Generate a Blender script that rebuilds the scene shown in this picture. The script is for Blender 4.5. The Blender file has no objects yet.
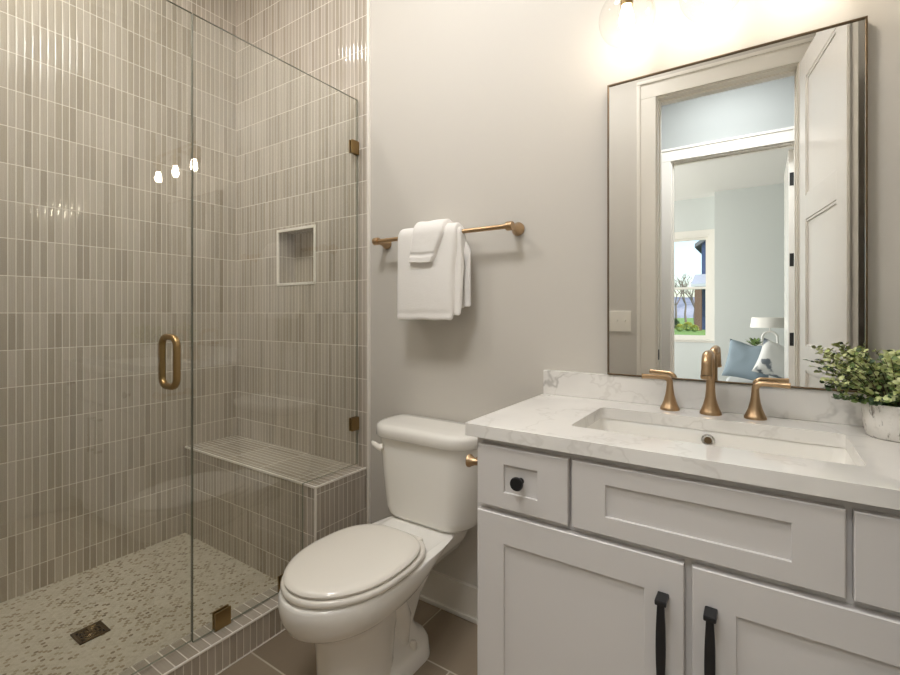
import bpy, bmesh, math, random
from mathutils import Vector, Matrix, noise
random.seed(7)
PI = math.pi
S = bpy.context.scene
COL = S.collection

# ------------------------------------------------------------------ camera
EYE = 1.15
cam_d = bpy.data.cameras.new('camera')
cam = bpy.data.objects.new('camera', cam_d); COL.objects.link(cam)
cam.location = (0, 0, EYE)
cam.rotation_euler = (PI/2, 0, math.radians(33.9))
cam_d.sensor_width = 36.0
cam_d.lens = 464/900*36
cam_d.shift_y = -24.5/900
cam_d.clip_start = 0.01; cam_d.clip_end = 2000
S.camera = cam

# ------------------------------------------------------------------ world, sun, exposure
W = bpy.data.worlds.new('world'); S.world = W
W.use_nodes = True
nt = W.node_tree; nt.nodes.clear()
wo = nt.nodes.new('ShaderNodeOutputWorld'); bg = nt.nodes.new('ShaderNodeBackground')
sky = nt.nodes.new('ShaderNodeTexSky')
try:
    sky.sky_type = 'NISHITA'
    sky.sun_disc = False
    sky.sun_elevation = math.radians(38); sky.sun_rotation = math.radians(60)
    sky.air_density = 1.0; sky.dust_density = 1.6
except Exception:
    pass
nt.links.new(sky.outputs[0], bg.inputs[0]); nt.links.new(bg.outputs[0], wo.inputs[0])
bg.inputs[1].default_value = 0.25
sd = bpy.data.lights.new('sun', 'SUN'); sun = bpy.data.objects.new('sun', sd); COL.objects.link(sun)
sun.rotation_euler = (math.radians(-50), 0, math.radians(-25)); sd.energy = 2.0; sd.angle = 0.01
sd.color = (1.0, .95, .88)
vs = S.view_settings
vs.view_transform = 'Standard'; vs.look = 'None'; vs.gamma = 1.0; vs.use_curve_mapping = False
vs.exposure = 0.50
S.display_settings.display_device = 'sRGB'
S.cycles.max_bounces = 14; S.cycles.diffuse_bounces = 6; S.cycles.glossy_bounces = 6
S.cycles.transparent_max_bounces = 24; S.cycles.sample_clamp_indirect = 6.0
S.cycles.caustics_reflective = False; S.cycles.caustics_refractive = False

def area(name, loc, rot, sx, sy, power, color):
    d = bpy.data.lights.new(name, 'AREA'); d.shape = 'RECTANGLE'; d.size = sx; d.size_y = sy
    d.energy = power; d.color = color
    o = bpy.data.objects.new(name, d); COL.objects.link(o); o.location = loc; o.rotation_euler = rot
    return o
R = math.radians
P_BULB = 35.0          # emission strength of each lamp bulb
# added fill light at an unseen side opening, stands in for bedroom daylight
area('bedroom_fill_light', (-3.9, -3.4, 1.6), (0, R(-90), 0), 1.7, 1.9, 115, (1.0, .98, .95))
# fill lights added for hall, bath and shower (their unseen fittings are built below)
area('hall_fill_light', (-.25, -.60, 3.02), (0, 0, 0), .4, .4, 18, (.96, .98, 1.0))
area('bath_fill_light', (-.80, .45, 2.96), (R(38), 0, 0), .50, .50, 16, (1.0, .985, .97))  # added and tilted to brighten the back wall
area('shower_fill_light', (-1.98, .30, 3.02), (0, 0, 0), .16, .16, 9, (1.0, .97, .93))

# ------------------------------------------------------------------ materials
def lin(h):
    h = h.lstrip('#'); v = [int(h[i:i+2], 16)/255 for i in (0, 2, 4)]
    return tuple((c/12.92 if c <= .04045 else ((c+.055)/1.055)**2.4) for c in v) + (1.0,)

class NT:
    def __init__(s, name):
        s.m = bpy.data.materials.new(name); s.m.use_nodes = True
        s.t = s.m.node_tree; s.t.nodes.clear()
        s.out = s.n('ShaderNodeOutputMaterial')
    def n(s, typ, **kw):
        x = s.t.nodes.new(typ)
        for k, v in kw.items(): setattr(x, k, v)
        return x
    def l(s, a, b): s.t.links.new(a, b)
    def put(s, sock, v):
        if isinstance(v, bpy.types.NodeSocket): s.l(v, sock)
        elif v is not None: sock.default_value = v
    def math(s, op, a, b=None, c=None):
        x = s.n('ShaderNodeMath', operation=op)
        s.put(x.inputs[0], a)
        if b is not None: s.put(x.inputs[1], b)
        if c is not None: s.put(x.inputs[2], c)
        return x.outputs[0]
    def smooth(s, v, lo, hi):
        x = s.n('ShaderNodeMapRange', interpolation_type='SMOOTHSTEP')
        s.put(x.inputs['Value'], v); x.inputs['From Min'].default_value = lo; x.inputs['From Max'].default_value = hi
        return x.outputs[0]
    def mix(s, f, a, b, mode='MIX'):
        x = s.n('ShaderNodeMix', data_type='RGBA', blend_type=mode)
        s.put(x.inputs[0], f); s.put(x.inputs[6], a); s.put(x.inputs[7], b)
        return x.outputs[2]
    def ramp(s, f, stops):
        x = s.n('ShaderNodeValToRGB'); e = x.color_ramp.elements
        while len(e) < len(stops): e.new(.5)
        for i, (p, c) in enumerate(stops): e[i].position = p; e[i].color = c
        s.put(x.inputs[0], f); return x.outputs[0]
    def noise(s, vec, scale, detail=3, rough=.5):
        x = s.n('ShaderNodeTexNoise'); x.inputs['Scale'].default_value = scale
        x.inputs['Detail'].default_value = detail; x.inputs['Roughness'].default_value = rough
        if vec is not None: s.l(vec, x.inputs['Vector'])
        return x.outputs[0]
    def comb(s, x, y, z=0.0):
        c = s.n('ShaderNodeCombineXYZ')
        s.put(c.inputs[0], x); s.put(c.inputs[1], y); s.put(c.inputs[2], z); return c.outputs[0]
    def white(s, vec):
        x = s.n('ShaderNodeTexWhiteNoise', noise_dimensions='3D'); s.l(vec, x.inputs['Vector']); return x.outputs['Value']
    def bump(s, h, strength, dist):
        x = s.n('ShaderNodeBump'); x.inputs['Strength'].default_value = strength; x.inputs['Distance'].default_value = dist
        s.l(h, x.inputs['Height']); return x.outputs[0]
    def uv(s):
        x = s.n('ShaderNodeUVMap'); x.uv_map = 'UVMap'
        sp = s.n('ShaderNodeSeparateXYZ'); s.l(x.outputs[0], sp.inputs[0])
        return x.outputs[0], sp.outputs[0], sp.outputs[1]
    def obj(s): return s.n('ShaderNodeTexCoord').outputs['Object']
    def bsdf(s, color, rough=.5, metal=0.0, normal=None, spec=.5, coat=0.0, sheen=0.0, emit=None, estr=0.0):
        b = s.n('ShaderNodeBsdfPrincipled')
        s.put(b.inputs['Base Color'], color); s.put(b.inputs['Roughness'], rough); s.put(b.inputs['Metallic'], metal)
        s.put(b.inputs['Specular IOR Level'], spec); s.put(b.inputs['Coat Weight'], coat); s.put(b.inputs['Sheen Weight'], sheen)
        b.inputs['Coat Roughness'].default_value = .05
        if normal is not None: s.l(normal, b.inputs['Normal'])
        if emit is not None:
            b.inputs['Emission Color'].default_value = emit; b.inputs['Emission Strength'].default_value = estr
        s.l(b.outputs[0], s.out.inputs[0]); return b

def paint(name, col, rough=.6, spec=.35, tex=.04):
    t = NT(name); o = t.obj()
    n = t.noise(o, 260, 2)
    c = t.mix(t.noise(o, 1.3, 3), tuple(v*.985 for v in col[:3])+(1,), tuple(min(1, v*1.015) for v in col[:3])+(1,))
    t.bsdf(c, rough, normal=t.bump(n, tex, .001), spec=spec); return t.m

def metal(name, col, rough=.25, brushed=0.0):
    t = NT(name); o = t.obj()
    nrm = None
    if brushed:
        nrm = t.bump(t.noise(o, 900, 2), brushed, .0005)
    c = t.mix(t.noise(o, 40, 3), tuple(v*.9 for v in col[:3])+(1,), col)
    t.bsdf(c, rough, 1.0, nrm); return t.m

def tile(name, pw, ph, u0, v0, cols, grout, gw=.0013, swap=False, rough=.06, off=0.0, streak=1.0, pillow=.0035, tilt=.16, bump=.5, curve=.40):
    """stacked (or offset) rectangular tiles measured in metres of the UV map"""
    t = NT(name); vec, u, v = t.uv()
    if swap: u, v = v, u
    pv = t.math('DIVIDE', t.math('SUBTRACT', v, v0), ph); fv = t.math('FLOOR', pv)
    pu = t.math('DIVIDE', t.math('SUBTRACT', u, u0), pw)
    if off: pu = t.math('ADD', pu, t.math('MULTIPLY', fv, off))
    fu = t.math('FLOOR', pu)
    ru = t.math('SUBTRACT', pu, fu); rv = t.math('SUBTRACT', pv, fv)
    du = t.math('MULTIPLY', t.math('MINIMUM', ru, t.math('SUBTRACT', 1.0, ru)), pw)
    dv = t.math('MULTIPLY', t.math('MINIMUM', rv, t.math('SUBTRACT', 1.0, rv)), ph)
    d = t.math('MINIMUM', du, dv)
    mask = t.smooth(d, gw*.75, gw*1.35)
    cell = t.comb(fu, fv, .37)
    rnd = t.white(cell)
    n = len(cols)
    base = t.ramp(rnd, [((i+.5)/n, c) for i, c in enumerate(cols)])
    # streaks that run the length of a tile
    su = t.comb(t.math('MULTIPLY', u, 420.0), t.math('MULTIPLY', v, 9.0), t.math('MULTIPLY', rnd, 31.0))
    st = t.noise(su, 1.0, 3, .6)
    base = t.mix(t.math('MULTIPLY', t.smooth(st, .35, .75), .30*streak), base, (.72, .66, .57, 1), 'MULTIPLY')
    big = t.noise(t.comb(t.math('MULTIPLY', u, 30.0), t.math('MULTIPLY', v, 14.0), 1.0), 1.0, 3)
    base = t.mix(t.math('MULTIPLY', t.smooth(big, .4, .7), .22*streak), base, (1.12, 1.1, 1.06, 1), 'MULTIPLY')
    col = t.mix(mask, grout, base)
    h = t.smooth(d, gw*.6, gw+pillow)
    rn2 = t.white(t.comb(fu, fv, 5.1)); rn3 = t.white(t.comb(fu, fv, 9.7))
    h = t.math('ADD', h, t.math('MULTIPLY', t.math('MULTIPLY', t.math('SUBTRACT', ru, .5), t.math('SUBTRACT', rn2, .5)), tilt))
    h = t.math('ADD', h, t.math('MULTIPLY', t.math('MULTIPLY', t.math('SUBTRACT', rv, .5), t.math('SUBTRACT', rn3, .5)), tilt))
    cx = t.math('SUBTRACT', t.math('MULTIPLY', ru, 2.0), 1.0)
    h = t.math('SUBTRACT', h, t.math('MULTIPLY', t.math('MULTIPLY', cx, cx), curve))
    h = t.math('ADD', h, t.math('MULTIPLY', t.noise(vec, 60, 2), .25*tilt))
    rg = t.mix(mask, (.75,)*3+(1,), (rough,)*3+(1,))
    t.bsdf(col, rg, normal=t.bump(h, bump, .0012), spec=.5)
    return t.m

TC = [lin(c) for c in ('aba295', 'b7aea2', 'bfb7ac', 'bab1a4', 'c5bdb3', 'b2a99b')]
GROUT = lin('e9e4da')
M = {}
M['tile_back'] = tile('kit_tile_back', .0243, .146, -2.444, EYE, TC, GROUT)
M['tile_side'] = tile('kit_tile_side', .0243, .146, .006, EYE, TC, GROUT)
M['tile_bench_top'] = tile('kit_tile_bench_top', .0243, .146*1.7, 1.209, -1.585, TC, GROUT, swap=True)
M['tile_bench_end'] = tile('kit_tile_bench_end', .0243, .146, 1.21, .438, TC, GROUT)
M['tile_curb_top'] = tile('kit_tile_curb_top', .034, .30, .004, -1.6, TC, GROUT, gw=.0016)
M['tile_curb_top'] = None
M['tile_curb_face'] = tile('kit_tile_curb_face', .0243, .3, .004, -.1, TC, GROUT)
def curb_top():
    return tile('kit_tile_curb_top_strip', .036, .40, .004, -1.7, TC, GROUT, gw=.0016, swap=True)
M['tile_curb_top'] = curb_top()
M['floor_tile'] = tile('floor_plank_tile', .61, .305, -1.034, 1.235, [lin(c) for c in ('8d7f6e', '958775', '9a8c7a')], lin('c6bdae'),
                       gw=.0026, rough=.34, off=.333, streak=.5, pillow=.002, tilt=.0, bump=.25, curve=0.0)

def mosaic():
    t = NT('oval_mosaic'); vec, u, v = t.uv()
    a, b = .0176, .0212
    pu = t.math('DIVIDE', u, b); pv = t.math('DIVIDE', v, a)
    def lat(o):
        qu = t.math('SUBTRACT', pu, o); qv = t.math('SUBTRACT', pv, o)
        cu = t.math('ROUND', qu); cv = t.math('ROUND', qv)
        dx = t.math('MULTIPLY', t.math('SUBTRACT', qu, cu), b/.0114)
        dy = t.math('MULTIPLY', t.math('SUBTRACT', qv, cv), a/.0128)
        d = t.math('SQRT', t.math('ADD', t.math('MULTIPLY', dx, dx), t.math('MULTIPLY', dy, dy)))
        return d, t.white(t.comb(cu, cv, o+.21))
    d1, r1 = lat(0.0); d2, r2 = lat(.5)
    pick = t.math('LESS_THAN', d1, d2)
    d = t.math('MINIMUM', d1, d2)
    r = t.math('ADD', t.math('MULTIPLY', pick, r1), t.math('MULTIPLY', t.math('SUBTRACT', 1.0, pick), r2))
    c = t.ramp(r, [(0, lin('ccc5b4')), (.30, lin('d3ccbd')), (.58, lin('c8c0ae')), (.74, lin('b3a890')), (.86, lin('a2937b')), (.96, lin('8d7d67'))])
    for e in c.node.color_ramp.elements: pass
    c.node.color_ramp.interpolation = 'CONSTANT'
    m = t.smooth(d, .58, .48)
    col = t.mix(m, lin('d2cbbb'), c)
    t.bsdf(col, .35, normal=t.bump(t.smooth(d, .75, .3), .3, .0015)); return t.m
M['mosaic'] = mosaic()

M['wall'] = paint('warm_grey_wall_paint', lin('cdc9c2'), .62)
M['hall_wall'] = paint('pale_grey_wall_paint', lin('a5a9a7'), .6)
M['bed_wall'] = paint('pale_blue_grey_wall_paint', lin('d2d6d3'), .45)
M['ceiling'] = paint('white_ceiling_paint', lin('eceae5'), .8)
M['trim'] = paint('white_trim_paint', lin('e6e2da'), .3, .5, .0)
M['edge_trim'] = paint('white_tile_edge', lin('f3efe7'), .3, .5, .01)
M['door_paint'] = paint('white_door_paint', lin('e9e5df'), .20, .5, .0)
M['cab'] = paint('light_grey_cabinet_paint', lin('d4d1cf'), .38, .45, .015)
M['carpet'] = paint('grey_carpet', lin('a9a49b'), .95, .1, .3)
M['wood_floor'] = paint('hall_floor', lin('9a7e5f'), .4, .4)
M['brass'] = metal('brushed_bronze', lin('c0a381'), .33, .02)
M['bronze'] = metal('aged_bronze', lin('a68c62'), .32, .03)
M['bronze_dark'] = metal('dark_bronze', lin('6c5a3f'), .35)
M['frame_metal'] = metal('mirror_frame_metal', lin('7d6b55'), .3)
M['chrome'] = metal('chrome', lin('c9c8c6'), .12)
M['black'] = paint('matt_black_metal', lin('17171a'), .42, .5, .02)
M['rubber_dark'] = paint('dark_gap', lin('141210'), .8)
M['porcelain'] = paint('white_porcelain', lin('f1efea'), .07, .6, .0)
M['seat_plastic'] = paint('white_seat_plastic', lin('ebe7df'), .14, .5, .0)
M['plate'] = paint('white_switch_plate', lin('efebe2'), .35, .5, .0)

def mirror_mat():
    t = NT('silvered_mirror'); t.bsdf((.93, .94, .935, 1), .0, 1.0); return t.m
M['mirror'] = mirror_mat()

def glass(name, tint, k=1.7, base=1.0):
    t = NT(name)
    fr = t.n('ShaderNodeFresnel'); fr.inputs[0].default_value = 1.5
    geo = t.n('ShaderNodeNewGeometry')
    f = t.math('MULTIPLY', t.math('MULTIPLY', fr.outputs[0], k), t.math('SUBTRACT', 1.0, geo.outputs['Backfacing']))
    f = t.math('MINIMUM', f, 1.0)
    tr = t.n('ShaderNodeBsdfTransparent'); tr.inputs[0].default_value = tint
    gl = t.n('ShaderNodeBsdfGlossy'); gl.inputs['Roughness'].default_value = .0; gl.inputs[0].default_value = (1, 1, 1, 1)
    mx = t.n('ShaderNodeMixShader'); t.l(f, mx.inputs[0]); t.l(tr.outputs[0], mx.inputs[1]); t.l(gl.outputs[0], mx.inputs[2])
    t.l(mx.outputs[0], t.out.inputs[0]); return t.m
M['glass'] = glass('clear_shower_glass', (.965, .975, .96, 1), 2.4)
def globe_glass():
    t = NT('clear_globe_glass')
    fr = t.n('ShaderNodeFresnel'); fr.inputs[0].default_value = 1.5
    geo = t.n('ShaderNodeNewGeometry'); lw = t.n('ShaderNodeLayerWeight'); lw.inputs[0].default_value = .5
    f = t.math('MULTIPLY', t.math('MULTIPLY', fr.outputs[0], 1.4), t.math('SUBTRACT', 1.0, geo.outputs['Backfacing']))
    tr = t.n('ShaderNodeBsdfTransparent')       # glass seen edge-on is a longer path through it
    t.l(t.mix(t.smooth(lw.outputs['Facing'], .80, 1.0), (.985, .985, .98, 1), (.52, .50, .46, 1)), tr.inputs[0])
    gl = t.n('ShaderNodeBsdfGlossy'); gl.inputs['Roughness'].default_value = .0
    mx = t.n('ShaderNodeMixShader'); t.l(t.math('MINIMUM', f, 1.0), mx.inputs[0]); t.l(tr.outputs[0], mx.inputs[1]); t.l(gl.outputs[0], mx.inputs[2])
    t.l(mx.outputs[0], t.out.inputs[0]); return t.m
M['globe_glass'] = globe_glass()
M['pane'] = glass('window_glass', (.98, .99, .985, 1), 1.3)
def glass_edge():
    t = NT('glass_edge'); t.bsdf(lin('74776a'), .1, spec=.6); return t.m
M['glass_edge'] = glass_edge()

def quartz():
    t = NT('veined_quartz'); o = t.obj()
    nz = t.n('ShaderNodeTexNoise'); nz.inputs['Scale'].default_value = 2.6; nz.inputs['Detail'].default_value = 5
    t.l(o, nz.inputs['Vector'])
    v = t.math('ABSOLUTE', t.math('SUBTRACT', nz.outputs[0], .5))
    vein = t.smooth(v, .013, .0)
    gate = t.smooth(t.noise(o, 3.1, 2), .50, .66)
    n2 = t.noise(o, 5.0, 4, .6); v2 = t.smooth(t.math('ABSOLUTE', t.math('SUBTRACT', n2, .47)), .02, .0)
    cloud = t.noise(o, 4.0, 4)
    c = t.mix(t.smooth(cloud, .35, .7), lin('efede9'), lin('e3e1de'))
    c = t.mix(t.math('MULTIPLY', v2, .22), c, lin('b9b4ac'))
    c = t.mix(t.math('MULTIPLY', t.math('MULTIPLY', vein, gate), .6), c, lin('96938f'))
    t.bsdf(c, .07, spec=.5); return t.m
M['quartz'] = quartz()

def terry():
    t = NT('white_terry_cloth'); o = t.obj()
    n = t.noise(o, 420, 2); n2 = t.noise(o, 30, 3)
    h = t.math('ADD', n, t.math('MULTIPLY', n2, .6))
    t.bsdf(lin('f2f0ed'), .95, normal=t.bump(h, .5, .003), spec=.1, sheen=.3); return t.m
M['terry'] = terry()
def cloth(name, col, col2=None, sc=3.0, lo=.5, hi=.6):
    t = NT(name); o = t.obj()
    c = col
    if col2: c = t.mix(t.smooth(t.noise(o, sc, 3), lo, hi), col, col2)
    t.bsdf(c, .9, normal=t.bump(t.noise(o, 300, 2), .2, .002), spec=.1); return t.m
M['blue_cloth'] = cloth('blue_linen', lin('8c9aa3'))
M['print_cloth'] = cloth('white_cloth_grey_print', lin('dcdcd8'), lin('6f767c'), 5.5, .56, .62)
M['bed_cloth'] = cloth('pale_bedding', lin('c9cbca'))
M['shade'] = cloth('white_lamp_shade', lin('efece5'))
def pot_mat():
    t = NT('whitewashed_pot'); o = t.obj()
    mp = t.n('ShaderNodeMapping'); mp.inputs['Scale'].default_value = (60, 60, 22); t.l(o, mp.inputs[0])
    n = t.noise(mp.outputs[0], 1.0, 4, .6)
    c = t.mix(t.smooth(n, .51, .60), lin('e8e5e0'), lin('7f7a73'))
    n2 = t.noise(o, 55, 3)
    c = t.mix(t.math('MULTIPLY', t.smooth(n2, .5, .7), .4), c, lin('b5b1aa'))
    t.bsdf(c, .7, normal=t.bump(n, .5, .003)); return t.m
M['pot'] = pot_mat()
def leaf(name, a, b):
    t = NT(name); o = t.obj()
    c = t.mix(t.smooth(t.noise(o, 70, 2), .35, .65), a, b)
    t.bsdf(c, .45, spec=.4); return t.m
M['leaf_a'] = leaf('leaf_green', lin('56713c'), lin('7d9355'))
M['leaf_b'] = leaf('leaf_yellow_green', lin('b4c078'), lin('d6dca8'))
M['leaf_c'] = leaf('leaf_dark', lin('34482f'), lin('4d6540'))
M['stem'] = paint('brown_stem', lin('5d5138'), .7)
M['soil'] = paint('dark_soil', lin('2e2924'), .95)
M['soil_blue'] = M['soil']
def grass():
    t = NT('lawn'); o = t.obj()
    c = t.mix(t.noise(o, .8, 4), lin('6d8f48'), lin('9dba6c')); t.bsdf(c, .9, spec=.1); return t.m
M['grass'] = grass()
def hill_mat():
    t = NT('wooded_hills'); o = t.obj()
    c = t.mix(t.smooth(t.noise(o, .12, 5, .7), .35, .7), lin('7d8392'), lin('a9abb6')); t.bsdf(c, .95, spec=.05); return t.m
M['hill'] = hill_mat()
M['navy'] = paint('navy_siding', lin('39496e'), .6)
M['roof'] = paint('grey_roof', lin('6e7075'), .7)
M['porch_roof'] = paint('pale_metal_roof', lin('b9bcc2'), .4)
M['brown_post'] = paint('brown_timber', lin('6e5546'), .7)
M['bark'] = paint('grey_bark', lin('7c7066'), .9)
M['bush_y'] = leaf('bush_yellow', lin('d0c95f'), lin('a9b557'))
M['bush_g'] = leaf('bush_green', lin('5d7a42'), lin('86a05c'))
def bulb_mat():
    t = NT('glowing_bulb'); e = t.n('ShaderNodeEmission'); e.inputs[0].default_value = (1.0, .875, .71, 1); e.inputs[1].default_value = P_BULB
    t.l(e.outputs[0], t.out.inputs[0]); return t.m
M['bulb'] = bulb_mat()
def lens_mat():  # glowing disc of the added fill light fittings
    t = NT('fill_fitting_lens'); e = t.n('ShaderNodeEmission'); e.inputs[0].default_value = (1.0, .92, .82, 1); e.inputs[1].default_value = 3
    t.l(e.outputs[0], t.out.inputs[0]); return t.m
M['lens'] = lens_mat()

# ------------------------------------------------------------------ mesh helpers
def box(bm, x0, x1, y0, y1, z0, z1, bev=0.0, seg=2, mi=0):
    r = bmesh.ops.create_cube(bm, size=1.0)
    vsx = r['verts']
    for v in vsx:
        v.co = Vector(((x0+x1)/2 + v.co.x*(x1-x0), (y0+y1)/2 + v.co.y*(y1-y0), (z0+z1)/2 + v.co.z*(z1-z0)))
    fs = {f for v in vsx for f in v.link_faces}
    for f in fs: f.material_index = mi
    if bev > 0:
        es = list({e for v in vsx for e in v.link_edges})
        bmesh.ops.bevel(bm, geom=es, offset=bev, segments=seg, affect='EDGES', profile=.5)
    return bm

def loft(bm, loops, cap0=True, cap1=True, closed=True, mi=0):
    """bridge successive rings of points of equal length"""
    rings = [[bm.verts.new(p) for p in L] for L in loops]
    n = len(rings[0])
    for a, b in zip(rings[:-1], rings[1:]):
        for i in range(n if closed else n-1):
            j = (i+1) % n
            f = bm.faces.new((a[i], a[j], b[j], b[i])); f.material_index = mi
    if cap0: f = bm.faces.new(list(reversed(rings[0]))); f.material_index = mi
    if cap1: f = bm.faces.new(rings[-1]); f.material_index = mi
    return rings

def lathe(bm, prof, origin=(0, 0, 0), axis='Z', n=40, cap=True, mi=0):
    loops = []
    ox, oy, oz = origin
    for r, h in prof:
        L = []
        for i in range(n):
            a = 2*PI*i/n; c, s = max(r, 1e-5)*math.cos(a), max(r, 1e-5)*math.sin(a)
            if axis == 'Z': L.append((ox+c, oy+s, oz+h))
            elif axis == 'Y': L.append((ox+c, oy+h, oz+s))
            else: L.append((ox+h, oy+c, oz+s))
        loops.append(L)
    loft(bm, loops, cap, cap, mi=mi)
    return bm

def tube(bm, pts, rad, n=16, cap=True, closed=False, sq=1.0, mi=0):
    """sweep a ring along a path with a parallel-transported frame; rad a number or list"""
    pts = [Vector(p) for p in pts]; m = len(pts)
    rr = rad if isinstance(rad, (list, tuple)) else [rad]*m
    tan = []
    for i in range(m):
        if closed: t = pts[(i+1) % m]-pts[i-1]
        else: t = pts[min(i+1, m-1)]-pts[max(i-1, 0)]
        tan.append(t.normalized())
    up = Vector((0, 0, 1)) if abs(tan[0].z) < .9 else Vector((1, 0, 0))
    u = (up - tan[0]*up.dot(tan[0])).normalized()
    loops = []
    for i in range(m):
        u = (u - tan[i]*u.dot(tan[i])).normalized(); w = tan[i].cross(u)
        L = []
        for k in range(n):
            a = 2*PI*k/n; c, s = math.cos(a), math.sin(a)
            c = math.copysign(abs(c)**sq, c); s = math.copysign(abs(s)**sq, s)
            L.append(pts[i] + u*(rr[i]*c) + w*(rr[i]*s))
        loops.append(L)
    if closed: loops.append(loops[0]); loft(bm, loops, False, False, mi=mi); bmesh.ops.remove_doubles(bm, verts=bm.verts, dist=1e-6)
    else: loft(bm, loops, cap, cap, mi=mi)
    return bm

def arc(fn, a0, a1, n): return [fn(a0+(a1-a0)*i/n) for i in range(n+1)]

def sphere(bm, c, r, u=20, v=14, sc=(1, 1, 1), mi=0):
    res = bmesh.ops.create_uvsphere(bm, u_segments=u, v_segments=v, radius=1.0)
    for q in res['verts']: q.co = Vector((c[0]+q.co.x*r*sc[0], c[1]+q.co.y*r*sc[1], c[2]+q.co.z*r*sc[2]))
    for f in {f for q in res['verts'] for f in q.link_faces}: f.material_index = mi
    return bm

def B(): return bmesh.new()

def obj(name, bm, mats, parent=None, smooth=35, mods=None, origin=None):
    """link bm (world coordinates) as one mesh object; parented ones are stored relative to their thing"""
    bmesh.ops.recalc_face_normals(bm, faces=bm.faces[:])
    uvl = bm.loops.layers.uv.new('UVMap')
    for f in bm.faces:
        nx, ny, nz = (abs(c) for c in f.normal)
        for lp in f.loops:
            p = lp.vert.co
            lp[uvl].uv = (p.y, p.z) if nx >= ny and nx >= nz else ((p.x, p.z) if ny >= nz else (p.x, p.y))
    root = parent
    while root is not None and root.parent is not None: root = root.parent
    if root is not None:
        inv = (Matrix.Translation(root.location) @ root.rotation_euler.to_matrix().to_4x4()).inverted()
        bm.transform(inv)
    elif origin is not None:
        bm.transform(Matrix.Translation(-Vector(origin)))
    me = bpy.data.meshes.new(name); bm.to_mesh(me); bm.free()
    for m in (mats if isinstance(mats, (list, tuple)) else [mats]): me.materials.append(m)
    if smooth:
        for p in me.polygons: p.use_smooth = True
        try: me.set_sharp_from_angle(angle=math.radians(smooth))
        except Exception: pass
    o = bpy.data.objects.new(name, me); COL.objects.link(o)
    if smooth == 35:
        wn = o.modifiers.new('weighted_normal', 'WEIGHTED_NORMAL'); wn.keep_sharp = True
    if root is None and origin is not None: o.location = origin
    if parent is not None: o.parent = parent
    for md in (mods or []):
        x = o.modifiers.new(md[0], md[0])
        for k, v in md[1].items(): setattr(x, k, v)
    return o

def thing(name, label, cat, loc=(0, 0, 0), group=None):
    o = bpy.data.objects.new(name, None); COL.objects.link(o); o.location = loc
    o.empty_display_size = .1
    o['label'] = label; o['category'] = cat
    if group: o['group'] = group
    return o
def tag(o, label, cat, group=None, kind=None):
    o['label'] = label; o['category'] = cat
    if group: o['group'] = group
    if kind: o['kind'] = kind
    return o
def struct(name, bm, mats, label, cat, smooth=35, parent=None):
    o = obj(name, bm, mats, parent, smooth)
    if parent is None: o['kind'] = 'structure'; o['label'] = label; o['category'] = cat
    return o

# ------------------------------------------------------------------ room shell
XL, XR, YB, YF, ZC = -2.444, .42, 1.5, .02, 3.05
XT = -1.4385                       # edge of the shower tile
bm = B(); box(bm, XT, XR+.12, -.02, YB+.12, -.1, 0); struct('floor', bm, M['floor_tile'], 'taupe rectangular floor tiles with pale grout beside the toilet', 'floor')
bm = B(); box(bm, XL-.1, -1.50, -.02, YB+.12, -.1, .028); struct('floor_shower', bm, M['mosaic'], 'cream oval mosaic floor of the shower with scattered tan pieces', 'floor')
bm = B(); box(bm, XL-.12, XR+.12, -.10, YB+.12, ZC, ZC+.1); struct('ceiling', bm, M['ceiling'], 'white bathroom ceiling', 'ceiling')
bm = B(); box(bm, XT, XR+.12, YB, YB+.12, 0, ZC); struct('wall_back', bm, M['wall'], 'warm grey painted wall behind the toilet and vanity', 'wall')
NX0, NX1, NZ0, NZ1 = -2.075, -1.785, 1.293, 1.572
bm = B()
ty = YB-.008
for a in ((XL-.12, NX0, 0, ZC), (NX1, XT, 0, ZC), (NX0, NX1, 0, NZ0), (NX0, NX1, NZ1, ZC)):
    box(bm, a[0], a[1], ty, YB+.12, a[2], a[3])
struct('wall_shower_back', bm, M['tile_back'], 'tiled shower wall with the recessed niche, narrow upright taupe tiles', 'wall')
bm = B(); box(bm, XL-.12, XL, -.1, YB-.008, 0, ZC); struct('wall_left', bm, M['tile_side'], 'long left shower wall of narrow upright taupe tiles', 'wall')
bm = B(); box(bm, XR, XR+.12, -.1, YB, 0, ZC); struct('wall_right', bm, M['wall'], 'painted wall at the right end of the vanity', 'wall')
# front wall with the doorway
DX0, DX1, DZ = -.518, .160, 2.42
bm = B()
for a in ((-1.56, DX0, 0, ZC), (DX1, XR, 0, ZC), (DX0, DX1, DZ, ZC)): box(bm, a[0], a[1], -.10, YF, a[2], a[3])
struct('wall_front', bm, [M['wall']], 'warm grey painted wall around the bathroom doorway, seen in the mirror', 'wall')
bm = B(); box(bm, XL, -1.56, -.10, YF, 0, ZC); struct('wall_shower_front', bm, M['tile_back'], 'tiled near end wall of the shower', 'wall')

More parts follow.
